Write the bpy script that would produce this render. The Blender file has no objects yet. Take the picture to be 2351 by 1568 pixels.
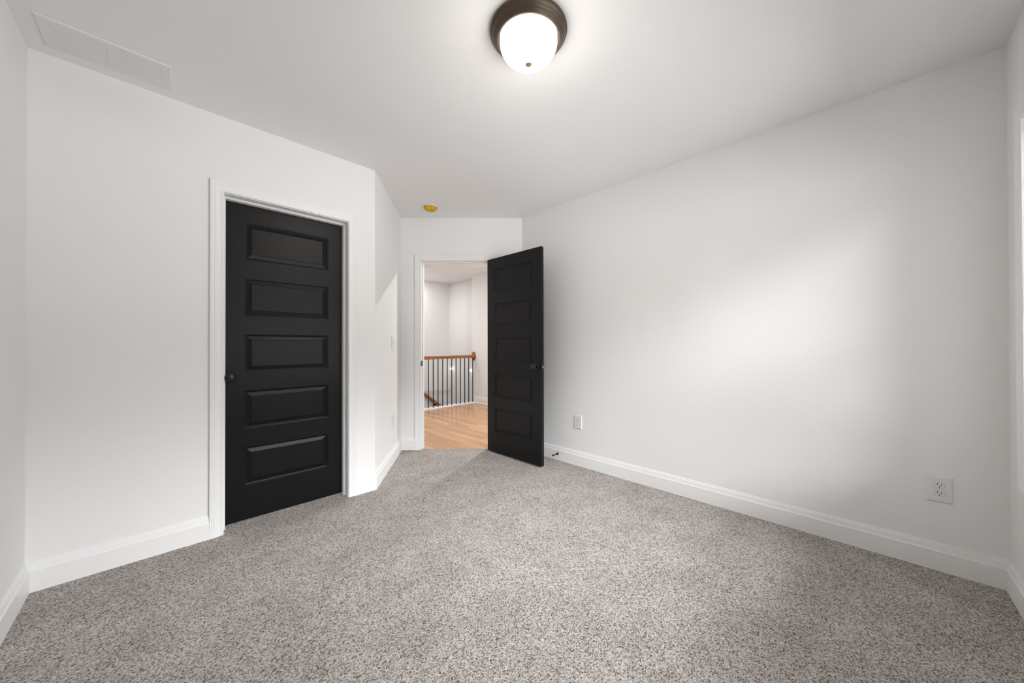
import bpy, bmesh, math, random
from mathutils import Vector, Matrix

random.seed(7)
SC = bpy.context.scene
COL = SC.collection

# ------------------------------------------------------------------ camera
F_PX, W_PX = 801.95, 2351.0
FW = Vector((0.705116, 0.709070, 0.005541))
RT = Vector((0.709088, -0.705117, -0.002188))
UP = Vector((-0.002356, -0.005472, 0.999982))
cam_d = bpy.data.cameras.new('camera')
cam = bpy.data.objects.new('camera', cam_d)
COL.objects.link(cam)
cam.matrix_world = Matrix(((RT.x, UP.x, -FW.x, 0.0), (RT.y, UP.y, -FW.y, 0.0), (RT.z, UP.z, -FW.z, 1.1), (0, 0, 0, 1)))
cam_d.sensor_width = 36.0
cam_d.lens = F_PX / W_PX * 36.0
cam_d.shift_y = 2.9 / W_PX
cam_d.clip_start = 0.02
SC.camera = cam

# ------------------------------------------------------------------ view, world, large lights
SC.view_settings.view_transform = 'Standard'
SC.view_settings.look = 'None'
SC.view_settings.exposure = 0.0
SC.view_settings.gamma = 1.0
SC.view_settings.use_curve_mapping = False

SKY = 29.0          # bright overcast sky above the trees
GLOW = 6.0        # brighter side of the sky where the veiled sun stands
GROUND = 7.2       # sunlit ground outside
TREES = 1.2        # tree line between them
LAMP = 115.0        # glass dome of the bedroom ceiling light
HALL_A = 33.0      # watts of the hall downlight behind the open door
HALL_B = 10.0      # watts of the downlight above the stairwell
HALL_C = 6.0       # watts of an unseen downlight added to brighten the stairwell walls

world = bpy.data.worlds.new('overcast_sky')
SC.world = world
world.use_nodes = True
wn, wl = world.node_tree.nodes, world.node_tree.links
wn.clear()
tc = wn.new('ShaderNodeTexCoord')
sp = wn.new('ShaderNodeSeparateXYZ')
rp = wn.new('ShaderNodeValToRGB')
bg = wn.new('ShaderNodeBackground')
wo = wn.new('ShaderNodeOutputWorld')
wl.new(tc.outputs['Generated'], sp.inputs[0])
# sunlit ground below the horizon, a dim band of trees, bright overcast sky above them
e0, e1 = rp.color_ramp.elements
# the ramp runs over (z + 1) / 2 of the viewing direction
mz = wn.new('ShaderNodeMapRange')
mz.inputs[1].default_value, mz.inputs[2].default_value = -1.0, 1.0
wl.new(sp.outputs['Z'], mz.inputs[0])
wl.new(mz.outputs[0], rp.inputs[0])
e0.position, e0.color = 0.46, (GROUND, GROUND, GROUND, 1)
e1.position, e1.color = 0.70, (SKY * 0.96, SKY * 0.98, SKY, 1)
for pos, v in ((0.495, TREES), (0.60, TREES)):
    k = rp.color_ramp.elements.new(pos)
    k.color = (v, v, v, 1)
# veiled sun: a broad bright patch low in the sky to the left of the window
gd = wn.new('ShaderNodeVectorMath')
gd.operation = 'DOT_PRODUCT'
gd.inputs[1].default_value = Vector((-0.88, -0.40, 0.30)).normalized()
gp = wn.new('ShaderNodeMath')
gp.operation = 'POWER'
gp.inputs[1].default_value = 10.0
gc = wn.new('ShaderNodeMath')
gc.operation = 'MAXIMUM'
gc.inputs[1].default_value = 0.0
gm = wn.new('ShaderNodeMapRange')           # nothing of it below the tree line
gm.inputs[1].default_value, gm.inputs[2].default_value = 0.10, 0.24
gx = wn.new('ShaderNodeMath')
gx.operation = 'MULTIPLY'
gs = wn.new('ShaderNodeMath')
gs.operation = 'MULTIPLY'
gs.inputs[1].default_value = GLOW
ga = wn.new('ShaderNodeMixRGB')
ga.blend_type = 'ADD'
ga.inputs[0].default_value = 1.0
wl.new(tc.outputs['Generated'], gd.inputs[0])
wl.new(gd.outputs['Value'], gc.inputs[0])
wl.new(gc.outputs[0], gp.inputs[0])
wl.new(sp.outputs['Z'], gm.inputs[0])
wl.new(gp.outputs[0], gx.inputs[0])
wl.new(gm.outputs[0], gx.inputs[1])
wl.new(gx.outputs[0], gs.inputs[0])
wl.new(rp.outputs[0], ga.inputs[1])
wl.new(gs.outputs[0], ga.inputs[2])
wl.new(ga.outputs[0], bg.inputs[0])
bg.inputs[1].default_value = 1.0
wl.new(bg.outputs[0], wo.inputs[0])

# opening of the wide double window in the near wall (also used by the portal)
WX0, WX1, WZ0, WZ1 = 0.60, 2.425, 0.565, 2.000
WY = -0.459
por_d = bpy.data.lights.new('window_daylight', 'AREA')
por_d.shape = 'RECTANGLE'
por_d.size, por_d.size_y = WX1 - WX0, WZ1 - WZ0
por_d.cycles.is_portal = True
por = bpy.data.objects.new('window_daylight', por_d)
COL.objects.link(por)
por.location = ((WX0 + WX1) / 2, WY - 0.13, (WZ0 + WZ1) / 2)
por.rotation_euler = (math.radians(90), 0, 0)   # faces into the room


# ------------------------------------------------------------------ materials
def mat(name, color, rough=0.5, metal=0.0, spec=0.5, bump=None, emit=None):
    m = bpy.data.materials.new(name)
    m.use_nodes = True
    nt = m.node_tree
    b = nt.nodes['Principled BSDF']
    b.inputs['Base Color'].default_value = (*color, 1)
    b.inputs['Roughness'].default_value = rough
    b.inputs['Metallic'].default_value = metal
    b.inputs['Specular IOR Level'].default_value = spec
    if emit:
        b.inputs['Emission Color'].default_value = (*emit[0], 1)
        b.inputs['Emission Strength'].default_value = emit[1]
    if bump:
        t = nt.nodes.new('ShaderNodeTexCoord')
        n = nt.nodes.new('ShaderNodeTexNoise')
        n.inputs['Scale'].default_value = bump[0]
        n.inputs['Detail'].default_value = 3
        bp = nt.nodes.new('ShaderNodeBump')
        bp.inputs['Strength'].default_value = bump[1]
        bp.inputs['Distance'].default_value = 0.001
        nt.links.new(t.outputs['Object'], n.inputs['Vector'])
        nt.links.new(n.outputs['Fac'], bp.inputs['Height'])
        nt.links.new(bp.outputs[0], b.inputs['Normal'])
    return m


M_WALL = mat('wall_paint', (0.86, 0.86, 0.86), 0.75, spec=0.25, bump=(180, 0.08))
M_CEIL = mat('ceiling_paint', (0.88, 0.88, 0.88), 0.85, spec=0.15, bump=(160, 0.08))
M_TRIM = mat('trim_paint', (0.87, 0.87, 0.87), 0.4, spec=0.4)
M_PLAST = mat('white_plastic', (0.80, 0.80, 0.80), 0.35)
M_SLOT = mat('dark_slot', (0.015, 0.015, 0.015), 0.6)
M_BLACK = mat('black_door_paint', (0.0042, 0.0042, 0.0044), 0.38, spec=0.26, bump=(60, 0.05))
M_BMETAL = mat('matte_black_metal', (0.008, 0.008, 0.008), 0.22, spec=0.5)
M_BRONZE = mat('oil_rubbed_bronze', (0.085, 0.060, 0.040), 0.42, metal=0.45)
M_NICKEL = mat('satin_nickel', (0.55, 0.54, 0.52), 0.3, metal=1.0)
M_FINIAL = mat('brass_finial', (0.50, 0.33, 0.17), 0.45, metal=0.2)
M_VENT = mat('white_enamel', (0.80, 0.80, 0.80), 0.4, spec=0.4)
M_DUCT = mat('duct_grey', (0.20, 0.20, 0.20), 0.8)
M_IRON = mat('black_iron', (0.012, 0.011, 0.011), 0.45)
M_GLOW = mat('lit_frosted_glass', (0.9, 0.88, 0.85), 0.4, emit=((1.0, 0.93, 0.84), LAMP))
M_CANLENS = mat('lit_downlight_lens', (0.9, 0.9, 0.88), 0.4, emit=((1.0, 0.95, 0.88), 20.0))
M_GLOBE = mat('lit_globe_glass', (0.9, 0.9, 0.9), 0.3, emit=((1.0, 0.98, 0.95), 4.0))

_nt = M_GLOW.node_tree
_g = _nt.nodes.new('ShaderNodeNewGeometry')
_sx = _nt.nodes.new('ShaderNodeSeparateXYZ')
_mr = _nt.nodes.new('ShaderNodeMapRange')     # the bulbs sit behind the bottom of the glass, so it is dimmer towards the rim
_mr.inputs[1].default_value, _mr.inputs[2].default_value = 0.0, 1.0
_mr.inputs[3].default_value, _mr.inputs[4].default_value = 1.6, LAMP
_nt.links.new(_g.outputs['Normal'], _sx.inputs[0])
_ml = _nt.nodes.new('ShaderNodeMath')
_ml.operation = 'MULTIPLY'
_ml.inputs[1].default_value = -1.0
_pw = _nt.nodes.new('ShaderNodeMath')
_pw.operation = 'POWER'
_pw.inputs[1].default_value = 2.0
_pw.use_clamp = True
_ml.use_clamp = True
_nt.links.new(_sx.outputs['Z'], _ml.inputs[0])
_nt.links.new(_ml.outputs[0], _pw.inputs[0])
_nt.links.new(_pw.outputs[0], _mr.inputs[0])
_nt.links.new(_mr.outputs[0], _nt.nodes['Principled BSDF'].inputs['Emission Strength'])


def carpet_material():
    m = bpy.data.materials.new('speckled_carpet')
    m.use_nodes = True
    nt = m.node_tree
    N, L = nt.nodes, nt.links
    b = N['Principled BSDF']
    b.inputs['Roughness'].default_value = 0.95
    b.inputs['Specular IOR Level'].default_value = 0.05
    t = N.new('ShaderNodeTexCoord')
    nz = N.new('ShaderNodeTexNoise')
    nz.inputs['Scale'].default_value = 150
    nz.inputs['Detail'].default_value = 2
    mix = N.new('ShaderNodeMixRGB')
    mix.blend_type = 'ADD'
    mix.inputs[0].default_value = 0.0020
    L.new(t.outputs['Object'], nz.inputs['Vector'])
    L.new(t.outputs['Object'], mix.inputs[1])
    L.new(nz.outputs['Color'], mix.inputs[2])
    vo = N.new('ShaderNodeTexVoronoi')
    vo.inputs['Scale'].default_value = 260
    L.new(mix.outputs[0], vo.inputs['Vector'])
    bw = N.new('ShaderNodeSeparateColor')
    L.new(vo.outputs['Color'], bw.inputs[0])
    rp = N.new('ShaderNodeValToRGB')
    e = rp.color_ramp.elements
    e[0].position, e[0].color = 0.0, (0.105, 0.085, 0.074, 1)
    e[1].position, e[1].color = 1.0, (0.64, 0.605, 0.58, 1)
    for pos, c in ((0.10, (0.16, 0.132, 0.116)), (0.30, (0.325, 0.295, 0.275)), (0.60, (0.45, 0.418, 0.395)), (0.85, (0.545, 0.51, 0.487))):
        k = e.new(pos)
        k.color = (*c, 1)
    L.new(bw.outputs[0], rp.inputs[0])
    # large soft shading from foot and vacuum marks in the pile
    n2 = N.new('ShaderNodeTexNoise')
    n2.inputs['Scale'].default_value = 4.5
    n2.inputs['Detail'].default_value = 4
    n2.inputs['Roughness'].default_value = 0.6
    L.new(t.outputs['Object'], n2.inputs['Vector'])
    mr = N.new('ShaderNodeMapRange')
    mr.inputs[1].default_value, mr.inputs[2].default_value = 0.3, 0.7
    mr.inputs[3].default_value, mr.inputs[4].default_value = 0.84, 1.08
    L.new(n2.outputs['Fac'], mr.inputs[0])
    mu = N.new('ShaderNodeMixRGB')
    mu.blend_type = 'MULTIPLY'
    mu.inputs[0].default_value = 1.0
    L.new(rp.outputs[0], mu.inputs[1])
    L.new(mr.outputs[0], mu.inputs[2])
    L.new(mu.outputs[0], b.inputs['Base Color'])
    bp = N.new('ShaderNodeBump')
    bp.inputs['Strength'].default_value = 0.5
    bp.inputs['Distance'].default_value = 0.006
    inv = N.new('ShaderNodeMath')
    inv.operation = 'SUBTRACT'
    inv.inputs[0].default_value = 1.0
    L.new(vo.outputs['Distance'], inv.inputs[1])
    L.new(inv.outputs[0], bp.inputs['Height'])
    L.new(bp.outputs[0], b.inputs['Normal'])
    return m


def wood_material(name, along, base, var, plank=None, rough=0.3):
    """along: 'X' or 'Y' grain direction in object space; plank: board width or None."""
    m = bpy.data.materials.new(name)
    m.use_nodes = True
    nt = m.node_tree
    N, L = nt.nodes, nt.links
    b = N['Principled BSDF']
    b.inputs['Roughness'].default_value = rough
    b.inputs['Specular IOR Level'].default_value = 0.4
    t = N.new('ShaderNodeTexCoord')
    mp = N.new('ShaderNodeMapping')
    if along == 'Y':
        mp.inputs['Rotation'].default_value = (0, 0, math.radians(90))
    L.new(t.outputs['Object'], mp.inputs['Vector'])
    st = N.new('ShaderNodeMapping')
    st.inputs['Scale'].default_value = (1.6, 28, 28)
    L.new(mp.outputs[0], st.inputs['Vector'])
    gr = N.new('ShaderNodeTexNoise')
    gr.inputs['Scale'].default_value = 1.6
    gr.inputs['Detail'].default_value = 6
    gr.inputs['Distortion'].default_value = 0.6
    L.new(st.outputs[0], gr.inputs['Vector'])
    rp = N.new('ShaderNodeValToRGB')
    rp.color_ramp.elements[0].position = 0.3
    rp.color_ramp.elements[1].position = 0.7
    rp.color_ramp.elements[0].color = (*[c * (1 - var) for c in base], 1)
    rp.color_ramp.elements[1].color = (*[min(1, c * (1 + var)) for c in base], 1)
    L.new(gr.outputs['Fac'], rp.inputs[0])
    out = rp.outputs[0]
    if plank:
        br = N.new('ShaderNodeTexBrick')
        br.offset = 0.37
        br.inputs['Scale'].default_value = 1.0
        br.inputs['Brick Width'].default_value = 0.95
        br.inputs['Row Height'].default_value = plank
        br.inputs['Mortar Size'].default_value = 0.0011
        br.inputs['Mortar Smooth'].default_value = 0.3
        br.inputs['Bias'].default_value = 0.0
        br.inputs['Color1'].default_value = (0.74, 0.72, 0.70, 1)
        br.inputs['Color2'].default_value = (1.18, 1.16, 1.12, 1)
        br.inputs['Mortar'].default_value = (0.5, 0.45, 0.4, 1)
        L.new(mp.outputs[0], br.inputs['Vector'])
        mu = N.new('ShaderNodeMixRGB')
        mu.blend_type = 'MULTIPLY'
        mu.inputs[0].default_value = 1.0
        L.new(out, mu.inputs[1])
        L.new(br.outputs['Color'], mu.inputs[2])
        out = mu.outputs[0]
    L.new(out, b.inputs['Base Color'])
    return m


def glass_material():
    m = bpy.data.materials.new('window_glass')
    m.use_nodes = True
    nt = m.node_tree
    N, L = nt.nodes, nt.links
    N.clear()
    o = N.new('ShaderNodeOutputMaterial')
    mx = N.new('ShaderNodeMixShader')
    fr = N.new('ShaderNodeFresnel')
    fr.inputs['IOR'].default_value = 1.45
    tr = N.new('ShaderNodeBsdfTransparent')
    gl = N.new('ShaderNodeBsdfGlossy')
    gl.inputs['Roughness'].default_value = 0.02
    L.new(fr.outputs[0], mx.inputs[0])
    L.new(tr.outputs[0], mx.inputs[1])
    L.new(gl.outputs[0], mx.inputs[2])
    L.new(mx.outputs[0], o.inputs[0])
    return m


def cover_material():
    """thin wrinkled yellow plastic, partly see-through"""
    m = bpy.data.materials.new('yellow_plastic_film')
    m.use_nodes = True
    nt = m.node_tree
    N, L = nt.nodes, nt.links
    b = N['Principled BSDF']
    b.inputs['Roughness'].default_value = 0.35
    t = N.new('ShaderNodeTexCoord')
    n = N.new('ShaderNodeTexNoise')
    n.inputs['Scale'].default_value = 26
    n.inputs['Detail'].default_value = 4
    rp = N.new('ShaderNodeValToRGB')
    rp.color_ramp.elements[0].position = 0.38
    rp.color_ramp.elements[0].color = (0.80, 0.52, 0.05, 1)
    rp.color_ramp.elements[1].position = 0.62
    rp.color_ramp.elements[1].color = (0.92, 0.78, 0.05, 1)
    L.new(t.outputs['Object'], n.inputs['Vector'])
    L.new(n.outputs['Fac'], rp.inputs[0])
    L.new(rp.outputs[0], b.inputs['Base Color'])
    tl = N.new('ShaderNodeBsdfTranslucent')
    L.new(rp.outputs[0], tl.inputs[0])
    mx = N.new('ShaderNodeMixShader')
    mx.inputs[0].default_value = 0.45
    L.new(b.outputs[0], mx.inputs[1])
    L.new(tl.outputs[0], mx.inputs[2])
    L.new(mx.outputs[0], N['Material Output'].inputs[0])
    bp = N.new('ShaderNodeBump')
    bp.inputs['Strength'].default_value = 0.7
    bp.inputs['Distance'].default_value = 0.006
    L.new(n.outputs['Fac'], bp.inputs['Height'])
    L.new(bp.outputs[0], b.inputs['Normal'])
    return m


M_CARPET = carpet_material()
M_OAK = wood_material('oak_floor', 'Y', (0.56, 0.325, 0.175), 0.14, plank=0.083, rough=0.24)
M_OAKX = wood_material('oak_nosing', 'X', (0.52, 0.30, 0.16), 0.16, rough=0.26)
M_RAIL = wood_material('stained_oak_rail', 'X', (0.33, 0.135, 0.055), 0.25, rough=0.35)
M_GLASS = glass_material()
M_FILM = cover_material()


# ------------------------------------------------------------------ mesh helpers
def link(name, bm, m, parent=None, smooth=False):
    bmesh.ops.remove_doubles(bm, verts=bm.verts, dist=1e-6)
    bmesh.ops.recalc_face_normals(bm, faces=bm.faces)
    me = bpy.data.meshes.new(name)
    bm.to_mesh(me)
    bm.free()
    me.materials.append(m)
    if smooth:
        for p in me.polygons:
            p.use_smooth = True
        try:
            me.set_sharp_from_angle(angle=math.radians(35))
        except Exception:
            pass
    o = bpy.data.objects.new(name, me)
    COL.objects.link(o)
    if parent is not None:
        o.parent = parent
    return o


def empty(name, loc, rotz=0.0, label=None, cat=None, group=None, kind=None):
    o = bpy.data.objects.new(name, None)
    o.empty_display_size = 0.05
    COL.objects.link(o)
    o.location = loc
    o.rotation_euler = (0, 0, rotz)
    return tag(o, label, cat, group, kind)


def tag(o, label=None, cat=None, group=None, kind=None):
    for k, v in (('label', label), ('category', cat), ('group', group), ('kind', kind)):
        if v:
            o[k] = v
    return o


def struct(o, label, cat):
    return tag(o, label, cat, kind='structure')


def box(bm, x0, x1, y0, y1, z0, z1, bevel=0.0):
    vs = [bm.verts.new((x, y, z)) for z in (z0, z1) for (x, y) in ((x0, y0), (x1, y0), (x1, y1), (x0, y1))]
    fs = [bm.faces.new([vs[i] for i in f]) for f in ((3, 2, 1, 0), (4, 5, 6, 7), (0, 1, 5, 4), (1, 2, 6, 5), (2, 3, 7, 6), (3, 0, 4, 7))]
    if bevel:
        es = {e for f in fs for e in f.edges}
        bmesh.ops.bevel(bm, geom=list(es), offset=bevel, segments=2, affect='EDGES', profile=0.5)
    return fs


def prism(bm, poly, z0, z1):
    lo = [bm.verts.new((x, y, z0)) for x, y in poly]
    hi = [bm.verts.new((x, y, z1)) for x, y in poly]
    bm.faces.new(list(reversed(lo)))
    bm.faces.new(hi)
    n = len(poly)
    for i in range(n):
        j = (i + 1) % n
        bm.faces.new((lo[i], lo[j], hi[j], hi[i]))


def lathe(bm, prof, axis='Z', seg=64, at=(0, 0, 0), scale2=1.0):
    """prof: (r, h) list; spun about the axis through 'at'. r = 0 ends close to a point."""
    rings = []
    for r, h in prof:
        ring = []
        k = 1 if r < 1e-7 else seg
        for i in range(k):
            a = 2 * math.pi * i / seg
            u, v = r * math.cos(a), r * math.sin(a) * scale2
            p = {'Z': (u, v, h), 'X': (h, u, v), 'Y': (v, h, u)}[axis]
            ring.append(bm.verts.new((at[0] + p[0], at[1] + p[1], at[2] + p[2])))
        rings.append(ring)
    for a, b in zip(rings, rings[1:]):
        if len(a) == 1 and len(b) == 1:
            continue
        for i in range(seg):
            j = (i + 1) % seg
            if len(a) == 1:
                bm.faces.new((a[0], b[i], b[j]))
            elif len(b) == 1:
                bm.faces.new((a[i], a[j], b[0]))
            else:
                bm.faces.new((a[i], a[j], b[j], b[i]))
    for ring in (rings[0], rings[-1]):
        if len(ring) > 2:
            bm.faces.new(ring)


def loft(bm, rings, close_ring=True, caps=True):
    vs = [[bm.verts.new(p) for p in r] for r in rings]
    n = len(vs[0])
    for a, b in zip(vs, vs[1:]):
        for i in range(n if close_ring else n - 1):
            j = (i + 1) % n
            bm.faces.new((a[i], a[j], b[j], b[i]))
    if caps:
        bm.faces.new(list(reversed(vs[0])))
        bm.faces.new(vs[-1])


# ------------------------------------------------------------------ plan of the place (metres)
H = 2.437
XR, YC, XL, YN = 2.6746, 2.633, -0.439, WY
OC = Vector((1.1403, 2.633))
IC = Vector((1.7603, 3.4290))
RB = Vector((2.6746, 2.5345))
BD = (RB - IC).normalized()              # along the doorway wall, left to right
BN = Vector((BD.y, -BD.x))               # into the bedroom
if BN.dot(-IC) < 0:
    BN = -BN
AD = (IC - OC).normalized()              # along the short alcove wall
AN = Vector((AD.y, -AD.x))               # into the bedroom
HF = -0.02                               # hall floor level below the carpet pile
T = 0.125                                # wall thickness


def Bp(s, n=0.0):
    p = IC + BD * s + BN * n
    return (p.x, p.y)


def Ap(s, n=0.0):
    p = OC + AD * s + AN * n
    return (p.x, p.y)


CD0, CD1, CDH = 0.2465, 0.9415, 1.991    # closet opening between jambs, head height
ED0, ED1, EDH = 0.2155, 0.9440, 1.981    # doorway between jambs (along BD)
J = 0.018                                # jamb thickness
BLEN = (RB - IC).length
ALEN = (IC - OC).length

# floor
bm = bmesh.new()
prism(bm, [(XL, YN), (XR, YN), (XR, RB.y), Bp(ED1 + J), Bp(ED1 + J, -0.02), Bp(ED0 - J, -0.02), Bp(ED0 - J), (IC.x, IC.y),
           (OC.x, OC.y), (CD1 + J, YC), (CD1 + J, YC + 0.16), (CD0 - J, YC + 0.16), (CD0 - J, YC), (XL, YC)], HF, 0.0)
struct(link('floor', bm, M_CARPET), 'speckled beige and brown carpet covering the bedroom floor', 'carpet')
bm = bmesh.new()
prism(bm, [Bp(ED0 - 0.3, -T), Bp(ED0 - J, -T), Bp(ED0 - J, -0.02), Bp(ED1 + J, -0.02), Bp(ED1 + J, -T), (2.80, 2.40), (4.30, 2.40), (4.30, 5.42), (1.40, 5.42), (1.40, 3.75)], HF - 0.2, HF)
struct(link('floor_hall', bm, M_OAK), 'honey oak plank floor of the hall beyond the open door', 'wood floor')

# ceiling
bm = bmesh.new()
box(bm, -0.60, 4.62, -0.62, 6.60, H, H + 0.12)
struct(link('ceiling', bm, M_CEIL), 'flat white painted ceiling', 'ceiling')

# walls
bm = bmesh.new()
box(bm, XL - T, XL, YN - T, 3.60, HF, H)
struct(link('wall_left', bm, M_WALL), 'white wall at the left end of the closet wall', 'wall')

bm = bmesh.new()
box(bm, XL, CD0 - J, YC, YC + T, HF, H)
box(bm, CD0 - J, CD1 + J, YC, YC + T, CDH + J, H)
cx = OC.x
prism(bm, [(CD1 + J, YC), (OC.x, YC), Ap(0.158, -0.0), Ap(0.158, -T), (CD1 + J, YC + T)], HF, H)
struct(link('wall_closet', bm, M_WALL), 'white wall with the closed black closet door', 'wall')

bm = bmesh.new()
prism(bm, [Ap(0.158), (IC.x, IC.y), Bp(0.02, -T), Ap(ALEN + 0.10, -T), Ap(0.158, -T)], HF, H)
struct(link('wall_alcove', bm, M_WALL), 'short white wall with a light switch between closet and doorway', 'wall')

bm = bmesh.new()
prism(bm, [(IC.x, IC.y), Bp(ED0 - J), Bp(ED0 - J, -T), Bp(0.02, -T)], HF, H)
prism(bm, [Bp(ED0 - J), Bp(ED1 + J), Bp(ED1 + J, -T), Bp(ED0 - J, -T)], EDH + J, H)
prism(bm, [Bp(ED1 + J), (RB.x, RB.y), Bp(BLEN + 0.12, -T), Bp(ED1 + J, -T)], HF, H)
struct(link('wall_back', bm, M_WALL), 'white wall holding the open doorway to the hall', 'wall')

bm = bmesh.new()
prism(bm, [(XR, YN - T), (XR + T, YN - T), (XR + T, 2.56), (XR, RB.y)], HF, H)
struct(link('wall_right', bm, M_WALL), 'long bare white wall with two outlets', 'wall')

bm = bmesh.new()
box(bm, XL, WX0, YN - T, YN, HF, H)
box(bm, WX1, XR, YN - T, YN, HF, H)
box(bm, WX0, WX1, YN - T, YN, HF, WZ0)
box(bm, WX0, WX1, YN - T, YN, WZ1, H)
struct(link('wall_front', bm, M_WALL), 'white wall holding the window, just inside the frame edge', 'wall')

bm = bmesh.new()
box(bm, XL, 1.40, 3.60, 3.70, HF, H)
struct(link('wall_closet_back', bm, M_WALL), 'white wall at the rear of the closet', 'wall')
bm = bmesh.new()
box(bm, 1.30, 1.40, 3.70, 6.55, -2.7, H)
struct(link('wall_hall_left', bm, M_WALL), 'white hall wall beyond the doorway jamb', 'wall')
bm = bmesh.new()
box(bm, 2.83, 4.27, 2.30, 2.40, HF, H)
struct(link('wall_hall_near', bm, M_WALL), 'white hall wall behind the long bedroom wall', 'wall')
bm = bmesh.new()
box(bm, 4.27, 4.56, 2.30, 5.40, -2.7, H)
struct(link('wall_hall_right', bm, M_WALL), 'white hall wall where the stair railing ends', 'wall')
bm = bmesh.new()
box(bm, 4.45, 4.56, 5.40, 6.55, -2.7, H)
struct(link('wall_stair_side', bm, M_WALL), 'white stairwell wall carrying two glowing globes', 'wall')
bm = bmesh.new()
box(bm, 1.40, 4.45, 6.43, 6.55, -2.7, H)
struct(link('wall_stair_back', bm, M_WALL), 'white stairwell wall behind the sloping handrail', 'wall')
bm = bmesh.new()
box(bm, 1.40, 4.45, 5.42, 6.43, -2.75, -2.7)
struct(link('floor_stair', bm, M_OAK), 'oak floor at the foot of the stairwell', 'wood floor')
bm = bmesh.new()
box(bm, 1.40, 4.27, 5.38, 5.42, -2.7, HF - 0.2)
struct(link('wall_stair_near', bm, M_WALL), 'white stairwell wall under the hall floor edge', 'wall')

# ------------------------------------------------------------------ baseboards
BB = [(0, 0), (0.0150, 0), (0.0150, 0.0925), (0.0138, 0.0945), (0.0118, 0.0952), (0.0118, 0.0972), (0.0108, 0.101), (0.0078, 0.119),
      (0.0068, 0.1215), (0.0042, 0.1222), (0.0042, 0.1285), (0.0030, 0.1305), (0, 0.1305)]
LOOP = [Vector((XL, YN)), Vector((XR, YN)), RB, IC, OC, Vector((XL, YC))]   # interior on the left hand


def corner_at(i, t):
    n = len(LOOP)
    p, a, b = LOOP[i % n], LOOP[(i - 1) % n], LOOP[(i + 1) % n]
    d1, d2 = (p - a).normalized(), (b - p).normalized()
    n1, n2 = Vector((-d1.y, d1.x)), Vector((-d2.y, d2.x))
    k = (n1 + n2)
    k = k / (1 + n1.dot(n2))
    return p + k * t


def baseboard(name, seg, s0=None, s1=None, label='', z=0.0):
    """one straight run along LOOP[seg] -> LOOP[seg+1]; s0 / s1 cut it square at a distance along the wall"""
    a, b = LOOP[seg], LOOP[(seg + 1) % len(LOOP)]
    d = (b - a).normalized()
    nn = Vector((-d.y, d.x))
    rings = []
    for which in (0, 1):
        ring = []
        for t, h in BB:
            s = (s0, s1)[which]
            if s is None:
                p = corner_at(seg + which, t)
            else:
                p = a + d * s + nn * t
            ring.append((p.x, p.y, h + z))
        rings.append(ring)
    bm = bmesh.new()
    loft(bm, rings)
    return struct(link(name, bm, M_TRIM), label, 'baseboard')


CW = 0.061           # casing width
baseboard('baseboard_front', 0, label='white baseboard under the window')
baseboard('baseboard_right', 1, label='white baseboard along the long bare wall')
LB = (IC - RB).length
baseboard('baseboard_back', 2, s0=LB - (ED0 - 0.004 - CW) , label='short white baseboard left of the open doorway')
baseboard('baseboard_corner', 2, s1=LB - (ED1 + 0.004 + CW), label='short white baseboard behind the open door')
baseboard('baseboard_alcove', 3, label='white baseboard on the short alcove wall')
LC_ = OC.x - XL
baseboard('baseboard_closet', 4, s1=OC.x - (CD1 + 0.004 + CW), label='short white baseboard right of the closet door')
baseboard('baseboard_closet_long', 4, s0=OC.x - (CD0 - 0.004 - CW), label='white baseboard left of the closet door')
baseboard('baseboard_left', 5, label='white baseboard on the wall at the far left edge')
# hall baseboard on the right hall wall
bm = bmesh.new()
loft(bm, [[(4.27 - t, y, h + HF) for t, h in BB] for y in (2.42, 5.395)])
# shoe moulding at its foot
loft(bm, [[(4.255, y, HF), (4.242, y, HF), (4.243, y, HF + 0.010), (4.248, y, HF + 0.016), (4.255, y, HF + 0.018)] for y in (2.42, 5.26)])
struct(link('baseboard_hall', bm, M_TRIM), 'white baseboard of the hall wall past the railing', 'baseboard')

# ------------------------------------------------------------------ door casings and jambs
CAS = [(0, 0), (0, 0.0095), (0.002, 0.0115), (0.008, 0.0118), (0.0095, 0.0098), (0.020, 0.0108), (0.034, 0.0140), (0.0395, 0.0160),
       (0.0415, 0.0140), (0.0455, 0.0152), (0.0515, 0.0165), (0.0535, 0.0148), (0.0565, 0.0165), (0.0600, 0.0165), (0.0610, 0.0150), (0.0610, 0)]


def casing(bm, s0, s1, top, to3, z0=0.0, bottom=None):
    """mitred frame round an opening; to3(s, n, z) maps wall coordinates to space"""
    if bottom is None:
        path = [(s0, z0, -1, 0), (s0, top, -1, 1), (s1, top, 1, 1), (s1, z0, 1, 0)]
        rings = [[to3(s + sx * d, t, z + sz * d) for d, t in CAS] for s, z, sx, sz in path]
        loft(bm, rings)
    else:
        path = [(s0, bottom, -1, -1), (s0, top, -1, 1), (s1, top, 1, 1), (s1, bottom, 1, -1), (s0, bottom, -1, -1)]
        rings = [[to3(s + sx * d, t, z + sz * d) for d, t in CAS] for s, z, sx, sz in path]
        loft(bm, rings, caps=False)


def wbox(bm, to3, s0, s1, n0, n1, z0, z1):
    vs = [bm.verts.new(to3(s, n, z)) for z in (z0, z1) for (s, n) in ((s0, n0), (s1, n0), (s1, n1), (s0, n1))]
    for f in ((3, 2, 1, 0), (4, 5, 6, 7), (0, 1, 5, 4), (1, 2, 6, 5), (2, 3, 7, 6), (3, 0, 4, 7)):
        bm.faces.new([vs[i] for i in f])


def c3(s, n, z):
    return (s, YC - n, z)


def b3(s, n, z):
    p = Bp(s, n)
    return (p[0], p[1], z)


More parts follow.
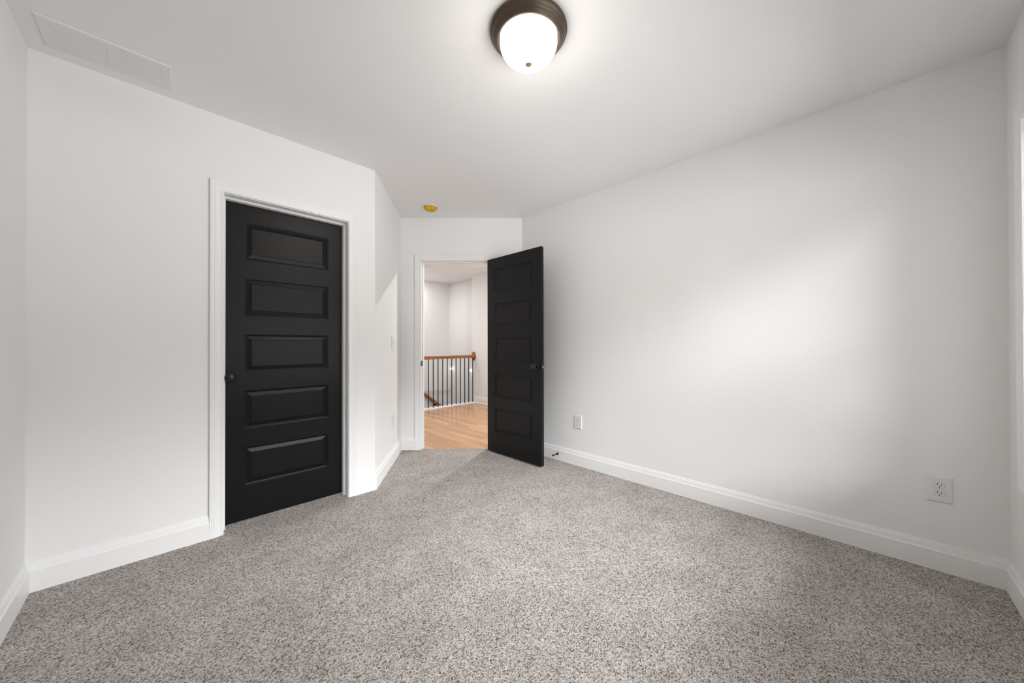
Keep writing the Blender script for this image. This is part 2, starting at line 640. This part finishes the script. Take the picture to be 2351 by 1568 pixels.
def frame_set(name, to3, a, b, top, depth, st0, st1, label):
    r = 0.004
    bm = bmesh.new()
    casing(bm, a - r, b + r, top + r, to3)
    root = struct(link(name, bm, M_TRIM), label, 'door frame')
    bm = bmesh.new()
    e = 0.0004
    wbox(bm, to3, a - J + e, a, -depth, 0.0, 0, top + J - e)
    wbox(bm, to3, b, b + J - e, -depth, 0.0, 0, top + J - e)
    wbox(bm, to3, a, b, -depth, 0.0, top, top + J - e)
    link('jamb', bm, M_TRIM, root)
    bm = bmesh.new()
    k = 0.011
    wbox(bm, to3, a, a + k, st1, st0, 0, top)
    wbox(bm, to3, b - k, b, st1, st0, 0, top)
    wbox(bm, to3, a + k, b - k, st1, st0, top - k, top)
    link('door_stop_strip', bm, M_TRIM, root)
    return root


frame_set('trim_1', c3, CD0, CD1, CDH, T, -0.056, -0.0895, 'white moulded casing around the closed black closet door')
tr2 = frame_set('trim_2', b3, ED0, ED1, EDH, T, -0.037, -0.070, 'white moulded casing around the open doorway to the hall')
# strike plate on the latch side of the doorway
bm = bmesh.new()
wbox(bm, b3, ED0 - 0.0002, ED0 + 0.0015, -0.034, 0.001, 0.876, 0.932)
wbox(bm, b3, ED0 - 0.006, ED0 + 0.0015, 0.0005, 0.0055, 0.884, 0.924)
sp_ = link('strike_plate', bm, M_BMETAL, tr2)
tag(sp_, 'black metal strike plate')


# ------------------------------------------------------------------ five-panel doors
def panel_face(bm, x0, x1, z0, z1, holes, y, sgn):
    """flat door face at depth y with the rectangular holes left open (grid fill)"""
    xs = sorted({x0, x1, *[v for h in holes for v in h[:2]]})
    zs = sorted({z0, z1, *[v for h in holes for v in h[2:]]})
    for i in range(len(xs) - 1):
        for j in range(len(zs) - 1):
            cxm, czm = (xs[i] + xs[i + 1]) / 2, (zs[j] + zs[j + 1]) / 2
            if any(h[0] < cxm < h[1] and h[2] < czm < h[3] for h in holes):
                continue
            q = [(xs[i], y, zs[j]), (xs[i + 1], y, zs[j]), (xs[i + 1], y, zs[j + 1]), (xs[i], y, zs[j + 1])]
            bm.faces.new([bm.verts.new(p) for p in q])


# inset from the panel edge, depth below the face
STICK = [(0, 0), (0.0012, 0.0028), (0.0055, 0.0036), (0.0068, 0.0058), (0.0105, 0.0075), (0.0125, 0.0105), (0.0145, 0.0108),
         (0.0365, 0.0048), (0.0385, 0.0030), (0.0395, 0.0030)]


def door_slab(w, h, th, stile0, stile1, tops, ph):
    """local frame: x 0..w, y 0..th (y = 0 is the near face), z 0..h"""
    bm = bmesh.new()
    holes = [(stile0, w - stile1, t - ph, t) for t in tops]
    for y, s in ((0.0, 1), (th, -1)):
        panel_face(bm, 0, w, 0, h, holes, y, s)
        for (a, b, c, d) in holes:
            prev = None
            for ins, dep in STICK:
                yy = y + s * dep
                ring = [bm.verts.new(p) for p in ((a + ins, yy, c + ins), (b - ins, yy, c + ins), (b - ins, yy, d - ins), (a + ins, yy, d - ins))]
                if prev:
                    for i in range(4):
                        j = (i + 1) % 4
                        bm.faces.new((prev[i], prev[j], ring[j], ring[i]))
                prev = ring
            bm.faces.new(prev)
    for q in (((0, 0, 0), (0, th, 0), (0, th, h), (0, 0, h)), ((w, 0, 0), (w, th, 0), (w, th, h), (w, 0, h)),
              ((0, 0, 0), (w, 0, 0), (w, th, 0), (0, th, 0)), ((0, 0, h), (w, 0, h), (w, th, h), (0, th, h))):
        bm.faces.new([bm.verts.new(p) for p in q])
    return bm


KNOB = [(0.0, 0.0585), (0.010, 0.0582), (0.018, 0.0562), (0.0245, 0.0515), (0.0272, 0.0450), (0.0262, 0.0385), (0.0215, 0.0330),
        (0.0140, 0.0290), (0.0105, 0.0255), (0.0100, 0.0180), (0.0115, 0.0110), (0.0150, 0.0090)]
ROSE = [(0.0, 0.0100), (0.0150, 0.0098), (0.0250, 0.0085), (0.0300, 0.0060), (0.0325, 0.0030), (0.0330, 0.0)]


def add_knob(root, x, y, z, sgn):
    bm = bmesh.new()
    lathe(bm, [(r, sgn * h) for r, h in KNOB], 'Y', 40, (x, y, z))
    k = link('door_knob', bm, M_BMETAL, root, smooth=True)
    bm = bmesh.new()
    lathe(bm, [(r, sgn * h) for r, h in ROSE], 'Y', 40, (x, y, z))
    link('rose', bm, M_BMETAL, k, smooth=True)
    return k


# closet door
DW = CD1 - CD0 - 0.006
y_face = YC + 0.090
d1 = empty('door_1', (CD0 + 0.003, y_face, 0.012))
struct(d1, 'closed black five-panel closet door', 'door')
tops = [1.876 - 0.012 - i * 0.353 for i in range(5)]
bm = door_slab(DW, CDH - 0.003 - 0.012, 0.035, 0.352 - CD0 - 0.003, CD1 - 0.003 - 0.838, tops, 0.240)
link('door_slab', bm, M_BLACK, d1)
add_knob(d1, 0.302 - CD0 - 0.003 - 0.022, 0.0, 0.906 - 0.012, -1)

# bedroom door, swung open into the room; its hall side faces the camera
d2 = empty('door_2', (2.375, 2.748, 0.015), math.radians(-90))
struct(d2, 'open black five-panel bedroom door standing ajar beside the right wall', 'door')
DW2, DH2 = 0.727, 1.963
tops2 = [1.876 - 0.018 - i * 0.353 for i in range(5)]
bm = door_slab(DW2, DH2, 0.035, 0.103, 0.103, tops2, 0.240)
link('door_slab', bm, M_BLACK, d2)
add_knob(d2, DW2 - 0.060, 0.0, 0.887, -1)
add_knob(d2, DW2 - 0.060, 0.035, 0.887, 1)
bm = bmesh.new()
box(bm, DW2 - 0.0005, DW2 + 0.0015, 0.005, 0.030, 0.858, 0.916)
lp = link('latch_plate', bm, M_BMETAL, d2)
bm = bmesh.new()
lathe(bm, [(0.0085, 0.0), (0.0085, 0.008), (0.0070, 0.0115), (0.0, 0.0125)], 'X', 24, (DW2 + 0.0015, 0.0175, 0.887))
lb = link('latch_bolt', bm, M_NICKEL, lp, smooth=True)
tag(lb, 'bright metal latch bolt')

# ------------------------------------------------------------------ window in the near wall (only its edge is in view)
win = empty('window_1', ((WX0 + WX1) / 2, YN, WZ0))
struct(win, 'wide white double window whose casing edge shows at the right border', 'window')
hw_, hh = (WX1 - WX0) / 2, WZ1 - WZ0
bm = bmesh.new()
box(bm, -0.030, 0.030, -0.096, -0.046, 0.0, hh)
link('mullion', bm, M_TRIM, win)
bm = bmesh.new()
casing(bm, -hw_, hw_, hh, lambda s, n, z: (s, n, z), bottom=0.0)
link('window_casing', bm, M_TRIM, win)
for x0, x1 in ((-hw_, -0.030), (0.030, hw_)):
    bm = bmesh.new()
    f = 0.024
    for a in ((x0, x0 + f, 0, hh), (x1 - f, x1, 0, hh), (x0 + f, x1 - f, 0, f), (x0 + f, x1 - f, hh - f, hh)):
        box(bm, a[0], a[1], -0.090, -0.052, a[2], a[3])
    box(bm, x0 + f, x1 - f, -0.088, -0.056, hh / 2 - 0.016, hh / 2 + 0.016)
    sa = link('sash', bm, M_TRIM, win)
    bm = bmesh.new()
    box(bm, x0 + f, x1 - f, -0.074, -0.070, f, hh - f)
    link('glass_pane', bm, M_GLASS, sa)

# ------------------------------------------------------------------ ceiling light
LX, LY = 1.098, 1.000
cl = empty('ceiling_light', (LX, LY, H), 0, 'lit flush ceiling light with a bronze pan and frosted white dome', 'ceiling light')
bm = bmesh.new()
lathe(bm, [(0.0, -0.001), (0.1560, -0.001), (0.1620, -0.003), (0.1635, -0.008), (0.1620, -0.013), (0.1580, -0.016), (0.1540, -0.020), (0.1505, -0.028),
           (0.1470, -0.033), (0.1430, -0.035), (0.1405, -0.038), (0.1380, -0.044), (0.1360, -0.0465), (0.1335, -0.0470), (0.1315, -0.0455),
           (0.1300, -0.0450), (0.1275, -0.0440), (0.1258, -0.0400), (0.1250, -0.0300), (0.0, -0.028)], 'Z', 96)
link('bronze_pan', bm, M_BRONZE, cl, smooth=True)
bm = bmesh.new()
dome = [(0.1225, -0.0300), (0.1225, -0.0480)]
for i in range(1, 19):
    a = math.pi / 2 * i / 18
    dome.append((0.1225 * math.cos(a) ** 0.92 if i < 18 else 0.0, -0.0480 - 0.0880 * math.sin(a)))
lathe(bm, dome, 'Z', 96)
link('glass_dome', bm, M_GLOW, cl, smooth=True)
bm = bmesh.new()
lathe(bm, [(0.0, -0.1460), (0.0080, -0.1455), (0.0135, -0.1435), (0.0155, -0.1405), (0.0150, -0.1375), (0.0120, -0.1350), (0.0, -0.1340)], 'Z', 32)
link('finial', bm, M_FINIAL, cl, smooth=True)

# ------------------------------------------------------------------ smoke detector under its yellow dust cover
sd = empty('smoke_detector', (1.812, 2.932, H), 0, 'round white smoke detector in a yellow plastic dust cover on the ceiling', 'smoke detector')
bm = bmesh.new()
lathe(bm, [(0.0, -0.0005), (0.0640, -0.0005), (0.0670, -0.002), (0.0675, -0.009), (0.0655, -0.0125), (0.0600, -0.014), (0.0560, -0.022), (0.0, -0.024)], 'Z', 64)
link('base', bm, M_PLAST, sd, smooth=True)
bm = bmesh.new()
rings = []
cov = [(0.0640, -0.0105), (0.0655, -0.016), (0.0625, -0.024), (0.0570, -0.033), (0.0480, -0.0405), (0.0360, -0.046), (0.0200, -0.049), (0.0060, -0.050)]
for k, (r, h) in enumerate(cov):
    ring = []
    for i in range(72):
        a = 2 * math.pi * i / 72
        w = 0.0016 * math.sin(9 * a + k * 0.9) + 0.0011 * math.sin(17 * a - k * 1.3) + (0.0035 * math.sin(2 * a + 0.6) if k == 0 else 0)
        rr = r + (w if 0 < k < 7 else w * 0.4)
        ring.append((rr * math.cos(a), rr * math.sin(a), h + w * (1.0 if k else 1.6)))
    rings.append(ring)
loft(bm, rings)
dc = link('dust_cover', bm, M_FILM, sd, smooth=True)
tag(dc, 'wrinkled yellow plastic dust cover')

# ------------------------------------------------------------------ return-air register on the ceiling
VX0, VX1, VY0, VY1 = -0.376, 0.016, 2.335, 2.548
vent = empty('ceiling_vent', ((VX0 + VX1) / 2, (VY0 + VY1) / 2, H), 0, 'white two-bank louvred air vent on the bedroom ceiling', 'ceiling vent')
hw, hd = (VX1 - VX0) / 2, (VY1 - VY0) / 2
bx = [(-hw + 0.030, -0.0085), (0.0085, hw - 0.030)]
sy0, sy1 = -hd + 0.033, hd - 0.034
bm = bmesh.new()
zt, zb = -0.0004, -0.0065


def vbar(x0, x1, y0, y1):
    box(bm, x0, x1, y0, y1, zb, zt)


vbar(-hw, bx[0][0], -hd, hd)
vbar(bx[1][1], hw, -hd, hd)
vbar(bx[0][1], bx[1][0], sy0, sy1)
vbar(bx[0][0], bx[1][1], -hd, sy0)
vbar(bx[0][0], bx[1][1], sy1, hd)
# turned-up bevelled rim
for (a, b_) in (((-hw, -hd), (hw, -hd)), ((hw, -hd), (hw, hd)), ((hw, hd), (-hw, hd)), ((-hw, hd), (-hw, -hd))):
    d = (Vector(b_) - Vector(a)).normalized()
    n = Vector((d.y, -d.x))
    rings = []
    for p, sg in ((Vector(a), 1), (Vector(b_), -1)):
        rings.append([tuple((p + n * t - d * sg * t).to_3d() + Vector((0, 0, z))) for t, z in ((0, zt), (0, zb), (0.005, zt))])
    loft(bm, rings)
link('frame', bm, M_VENT, vent)
bm = bmesh.new()
box(bm, bx[0][0] - 0.004, bx[1][1] + 0.004, sy0 - 0.004, sy1 + 0.004, -0.0011, -0.0004)
link('duct_opening', bm, M_DUCT, vent)
NS = 12
for (x0, x1) in bx:
    bm = bmesh.new()
    pitch = (sy1 - sy0) / NS
    for i in range(NS):
        y = sy0 + pitch * (i + 0.5)
        # thin slats tilted so that their lower edge leans to the wall
        loft(bm, [[(x, y - pitch * 0.46, -0.0020), (x, y + pitch * 0.30, -0.0072), (x, y + pitch * 0.34, -0.0064), (x, y - pitch * 0.42, -0.0012)] for x in (x0, x1)])
    link('louvre_bank', bm, M_VENT, vent)
for x in (-hw + 0.010, hw - 0.010):
    bm = bmesh.new()
    lathe(bm, [(0.0, -0.0088), (0.0025, -0.0085), (0.0042, -0.0072), (0.0046, -0.0064)], 'Z', 20, (x, 0.0, 0))
    link('screw', bm, M_VENT, vent, smooth=True)


# ------------------------------------------------------------------ outlets and switch
def plate_bm(w, h, th, holes=()):
    """bevelled wall plate in the local XZ plane; back at y = 0, front at y = -th"""
    bm = bmesh.new()
    e, k = 0.0055, 0.6
    rings = [[(sx * w / 2, -0.0003, sz * h / 2) for sx, sz in ((-1, -1), (1, -1), (1, 1), (-1, 1))],
             [(sx * w / 2, -th * 0.35, sz * h / 2) for sx, sz in ((-1, -1), (1, -1), (1, 1), (-1, 1))],
             [(sx * (w / 2 - e * 0.35), -th * 0.75, sz * (h / 2 - e * 0.35)) for sx, sz in ((-1, -1), (1, -1), (1, 1), (-1, 1))],
             [(sx * (w / 2 - e), -th, sz * (h / 2 - e)) for sx, sz in ((-1, -1), (1, -1), (1, 1), (-1, 1))]]
    loft(bm, rings)
    return bm


def receptacle_outline(w, h, n=10):
    """flat top and bottom, rounded sides"""
    pts = []
    r = w / 2
    a0 = math.asin(min(1, (h / 2) / r))
    for i in range(n + 1):
        a = -a0 + 2 * a0 * i / n
        pts.append((r * math.cos(a), r * math.sin(a)))
    for i in range(n + 1):
        a = math.pi - a0 + 2 * a0 * i / n
        pts.append((r * math.cos(a), r * math.sin(a)))
    return pts


def make_outlet(name, loc, rotz, label, group=None, w=0.083, h=0.127):
    root = empty(name, loc, rotz, label, 'outlet', group)
    th = 0.0065
    link('plate', plate_bm(w, h, th), M_PLAST, root)
    for zc in (0.0195, -0.0195):
        bm = bmesh.new()
        pts = receptacle_outline(0.0345, 0.0285)
        loft(bm, [[(x, -th + 0.001, zc + z) for x, z in pts], [(x, -th - 0.0012, zc + z) for x, z in pts],
                  [(x * 0.96, -th - 0.0018, zc + z * 0.96) for x, z in pts]])
        rc = link('receptacle', bm, M_PLAST, root)
        for sx, sh in ((-0.0064, 0.0092), (0.0064, 0.0075)):
            bm = bmesh.new()
            box(bm, sx - 0.0011, sx + 0.0011, -th - 0.0021, -th - 0.0010, zc + 0.0035 - sh / 2, zc + 0.0035 + sh / 2)
            s_ = link('slot', bm, M_SLOT, rc)
            s_['label'] = 'dark blade slot'
        bm = bmesh.new()
        lathe(bm, [(0.0, -th - 0.0021), (0.0026, -th - 0.0021), (0.0026, -th - 0.0010)], 'Y', 20, (0, 0, zc - 0.0080))
        s_ = link('ground_hole', bm, M_SLOT, rc)
        s_['label'] = 'dark round ground hole'
    # outline groove around each receptacle
    for zc in (0.0195, -0.0195):
        bm = bmesh.new()
        o_, i_ = receptacle_outline(0.0362, 0.0300), receptacle_outline(0.0346, 0.0286)
        lo = [bm.verts.new((x, -th - 0.0002, zc + z)) for x, z in o_]
        li = [bm.verts.new((x, -th - 0.0002, zc + z)) for x, z in i_]
        n = len(lo)
        for a in range(n):
            b_ = (a + 1) % n
            bm.faces.new((lo[a], lo[b_], li[b_], li[a]))
        link('gap', bm, M_DUCT, root)
    bm = bmesh.new()
    lathe(bm, [(0.0, -th - 0.0012), (0.0022, -th - 0.0010), (0.0032, -th + 0.0004)], 'Y', 20, (0, 0, 0))
    link('screw', bm, M_PLAST, root, smooth=True)
    return root


# local front is -Y; turn it to face the room
RZ_R = math.radians(-90)                        # right wall: front looks to -X
make_outlet('wall_outlet', (XR, -0.257, 0.3945), RZ_R, 'white duplex outlet near the corner by the window, largest in view', 'wall outlets')
make_outlet('wall_outlet', (XR, 1.836, 0.3945), RZ_R, 'white duplex outlet on the long wall beside the open black door', 'wall outlets')
RZ_A = math.atan2(AD.y, AD.x)
AL_S = 0.606
pa = Ap(AL_S)
make_outlet('wall_outlet', (pa[0], pa[1], 0.3945), RZ_A, 'white duplex outlet below the light switch on the alcove wall', 'wall outlets')
make_outlet('wall_outlet', (4.27, 4.925, 0.386), RZ_R, 'white outlet on the hall wall, mostly hidden by the open door', 'wall outlets')

sw = empty('light_switch', (pa[0], pa[1], 1.119), RZ_A, 'white toggle light switch plate on the short alcove wall', 'light switch')
link('plate', plate_bm(0.083, 0.127, 0.0065), M_PLAST, sw)
bm = bmesh.new()
box(bm, -0.0055, 0.0055, -0.0078, -0.0060, -0.0125, 0.0125)
link('collar', bm, M_PLAST, sw)
bm = bmesh.new()
loft(bm, [[(-0.0042, -0.0070, -0.0055), (0.0042, -0.0070, -0.0055), (0.0042, -0.0070, 0.0055), (-0.0042, -0.0070, 0.0055)],
          [(-0.0036, -0.0185, 0.0045), (0.0036, -0.0185, 0.0045), (0.0036, -0.0160, 0.0105), (-0.0036, -0.0160, 0.0105)]])
link('toggle', bm, M_PLAST, sw)
for z in (-0.0305, 0.0305):
    bm = bmesh.new()
    lathe(bm, [(0.0, -0.0076), (0.0022, -0.0074), (0.0032, -0.0060)], 'Y', 20, (0, 0, z))
    link('screw', bm, M_PLAST, sw, smooth=True)

# ------------------------------------------------------------------ baseboard door stop
ds = empty('door_stop', (XR - 0.015, 2.060, 0.060), 0, 'small black rod door stop screwed to the long wall baseboard', 'door stop')
bm = bmesh.new()
lathe(bm, [(0.0, 0.0), (0.0125, 0.0), (0.0125, -0.003), (0.0095, -0.007), (0.0052, -0.009), (0.0048, -0.012), (0.0, -0.012)], 'X', 28)
link('base', bm, M_BMETAL, ds, smooth=True)
bm = bmesh.new()
lathe(bm, [(0.0, -0.010), (0.0046, -0.010), (0.0042, -0.040), (0.0046, -0.066), (0.0, -0.066)], 'X', 24)
link('rod', bm, M_BMETAL, ds, smooth=True)
bm = bmesh.new()
lathe(bm, [(0.0, -0.064), (0.0075, -0.064), (0.0082, -0.068), (0.0080, -0.075), (0.0060, -0.078), (0.0, -0.0785)], 'X', 24)
link('bumper', bm, M_BMETAL, ds, smooth=True)

# ------------------------------------------------------------------ stair railing in the hall
RY = 5.34
rail = empty('stair_railing', (3.6, RY, HF), 0, 'oak topped railing with thin black balusters guarding the stairwell', 'railing')
RX0, RX1 = 1.402, 4.27
bm = bmesh.new()
hs = 0.0285
prof = [(-0.024, 0.866), (0.024, 0.866), (0.026, 0.874), (0.021, 0.882), (0.022, 0.890), (0.030, 0.898), (0.030, 0.910), (0.024, 0.919), (0.010, 0.923),
        (-0.010, 0.923), (-0.024, 0.919), (-0.030, 0.910), (-0.030, 0.898), (-0.022, 0.890), (-0.021, 0.882), (-0.026, 0.874)]
loft(bm, [[(x - 3.6, y, z) for y, z in prof] for x in (RX0, RX1 - 0.012)])
link('handrail', bm, M_RAIL, rail)
bm = bmesh.new()
lathe(bm, [(0.0, RX1 - 3.6 - 0.0225), (0.060, RX1 - 3.6 - 0.0225), (0.066, RX1 - 3.6 - 0.019), (0.068, RX1 - 3.6 - 0.012), (0.068, RX1 - 3.6 - 0.0005), (0.0, RX1 - 3.6 - 0.0005)],
      'X', 48, (0, 0, 0.898))
for v in bm.verts:
    v.co.z = 0.901 + (v.co.z - 0.898) * 1.27
    v.co.y = v.co.y * 0.86
link('rosette', bm, M_RAIL, rail, smooth=True)
bm = bmesh.new()
box(bm, RX0 - 3.6, RX1 - 3.6 - 0.001, -0.075, 0.085, 0.0, 0.016, bevel=0.003)
link('shoe_board', bm, M_TRIM, rail)
bm = bmesh.new()
box(bm, -0.0064, 0.0064, -0.0064, 0.0064, 0.014, 0.868)
b0 = link('baluster', bm, M_IRON, rail)
b0.location.x = 4.235 - 3.6
nb = int((4.235 - RX0) / 0.0979)
for i in range(1, nb + 1):
    c = b0.copy()
    COL.objects.link(c)
    c.parent = rail
    c.location.x = 4.235 - 0.0979 * i - 3.6

# flat oak border strip of the hall floor along the railing
bm = bmesh.new()
box(bm, 1.402, 4.24, 5.175, 5.2635, HF - 0.001, HF + 0.0012)
struct(link('trim_3', bm, M_OAKX), 'oak border board of the hall floor along the railing', 'floor trim')

# handrail on the stairwell wall
sh = empty('stair_handrail', (3.76, 6.36, 0.103), 0, 'brown wooden handrail sloping down the stairwell wall', 'handrail')
bm = bmesh.new()
sl = -0.758
rings = []
for x in (-0.90, 0.66):
    z = x * sl
    rings.append([(x, -0.022, z - 0.030), (x, -0.026, z + 0.000), (x, -0.022, z + 0.030), (x, -0.008, z + 0.041), (x, 0.010, z + 0.041), (x, 0.024, z + 0.030), (x, 0.026, z), (x, 0.022, z - 0.030), (x, 0.010, z - 0.040), (x, -0.010, z - 0.040)])
loft(bm, rings)
link('rail', bm, M_RAIL, sh)
for x in (-0.55, 0.30):
    bm = bmesh.new()
    lathe(bm, [(0.008, 0.0), (0.008, 0.052), (0.022, 0.056), (0.024, 0.0695)], 'Y', 20, (x, 0.0, x * sl - 0.045))
    link('bracket', bm, M_IRON, sh, smooth=True)

# two glowing globes low on the stairwell wall
for y, lab in ((6.30, 'small glowing white globe on the stairwell wall near its inner corner'), (5.62, 'small glowing white globe on the stairwell wall nearer the railing end')):
    g = empty('globe_light', (4.45, y, 0.58), 0, lab, 'wall light', 'stairwell globe lights')
    bm = bmesh.new()
    lathe(bm, [(0.0, 0.0), (0.020, 0.0), (0.020, -0.004), (0.010, -0.007), (0.009, -0.020), (0.0, -0.020)], 'X', 32)
    link('wall_mount', bm, M_PLAST, g, smooth=True)
    bm = bmesh.new()
    bmesh.ops.create_uvsphere(bm, u_segments=32, v_segments=20, radius=0.026)
    for v in bm.verts:
        v.co.x -= 0.042
    link('globe', bm, M_GLOBE, g, smooth=True)

# ------------------------------------------------------------------ hall ceiling: hatch with pull cord, register, downlights
ah = empty('attic_hatch', (3.55, 4.15, H), 0, 'white attic hatch panel in the hall ceiling', 'attic hatch')
bm = bmesh.new()
for a in ((-0.40, 0.40, -0.69, -0.64), (-0.40, 0.40, 0.64, 0.69), (-0.40, -0.35, -0.64, 0.64), (0.35, 0.40, -0.64, 0.64)):
    box(bm, *a, -0.014, -0.0004)
link('frame', bm, M_TRIM, ah)
bm = bmesh.new()
box(bm, -0.346, 0.346, -0.636, 0.636, -0.006, -0.0004)
link('panel', bm, M_CEIL, ah)
pc = empty('pull_cord', (3.81, 4.775, H - 0.006), 0, 'thin white pull cord with a bead hanging from the attic hatch', 'pull cord')
bm = bmesh.new()
lathe(bm, [(0.0022, 0.0), (0.0022, -0.455)], 'Z', 10)
link('cord', bm, M_PLAST, pc, smooth=True)
bm = bmesh.new()
lathe(bm, [(0.0, -0.448), (0.005, -0.452), (0.009, -0.470), (0.010, -0.488), (0.006, -0.497), (0.0, -0.498)], 'Z', 20)
link('bead', bm, M_PLAST, pc, smooth=True)

hv = empty('hall_vent', (3.05, 5.22, H), 0, 'small white slatted air vent on the hall ceiling above the railing', 'ceiling vent')
bm = bmesh.new()
for a in ((-0.19, 0.19, -0.085, -0.060), (-0.19, 0.19, 0.060, 0.085), (-0.19, -0.165, -0.060, 0.060), (0.165, 0.19, -0.060, 0.060)):
    box(bm, *a, -0.008, -0.0004)
link('frame', bm, M_VENT, hv)
bm = bmesh.new()
for i in range(6):
    y = -0.050 + 0.02 * i
    loft(bm, [[(x, y - 0.009, -0.0015), (x, y + 0.005, -0.0090), (x, y + 0.006, -0.0080), (x, y - 0.008, -0.0008)] for x in (-0.166, 0.166)])
link('louvre_bank', bm, M_VENT, hv)
bm = bmesh.new()
box(bm, -0.168, 0.168, -0.063, 0.063, -0.0009, -0.0004)
link('duct_opening', bm, M_DUCT, hv)

for (x, y, lab, watt) in ((3.34, 3.24, 'round recessed downlight in the hall ceiling behind the open door', HALL_A),
                          (3.35, 6.12, 'round recessed downlight above the stairwell', HALL_B),
                          (2.20, 5.85, 'added unseen fill downlight at the left end of the stairwell', HALL_C)):
    dl = empty('downlight', (x, y, H), 0, lab, 'downlight', 'hall downlights')
    bm = bmesh.new()
    lathe(bm, [(0.060, -0.0004), (0.078, -0.0004), (0.080, -0.004), (0.074, -0.007), (0.062, -0.006), (0.060, -0.004)], 'Z', 48)
    for fc in [f_ for f_ in bm.faces if len(f_.verts) > 4]:
        bm.faces.remove(fc)
    link('trim_ring', bm, M_PLAST, dl, smooth=True)
    bm = bmesh.new()
    lathe(bm, [(0.0, -0.004), (0.0605, -0.004), (0.0605, -0.0006), (0.0, -0.0006)], 'Z', 48)
    link('lens', bm, M_CANLENS, dl)
    ld = bpy.data.lights.new('downlight_bulb', 'AREA')
    ld.shape = 'DISK'
    ld.size = 0.07
    ld.energy = watt
    ld.color = (1.0, 0.985, 0.965)
    lo_ = bpy.data.objects.new('downlight_bulb', ld)
    COL.objects.link(lo_)
    lo_.parent = dl
    lo_.location = (0, 0, -0.012)
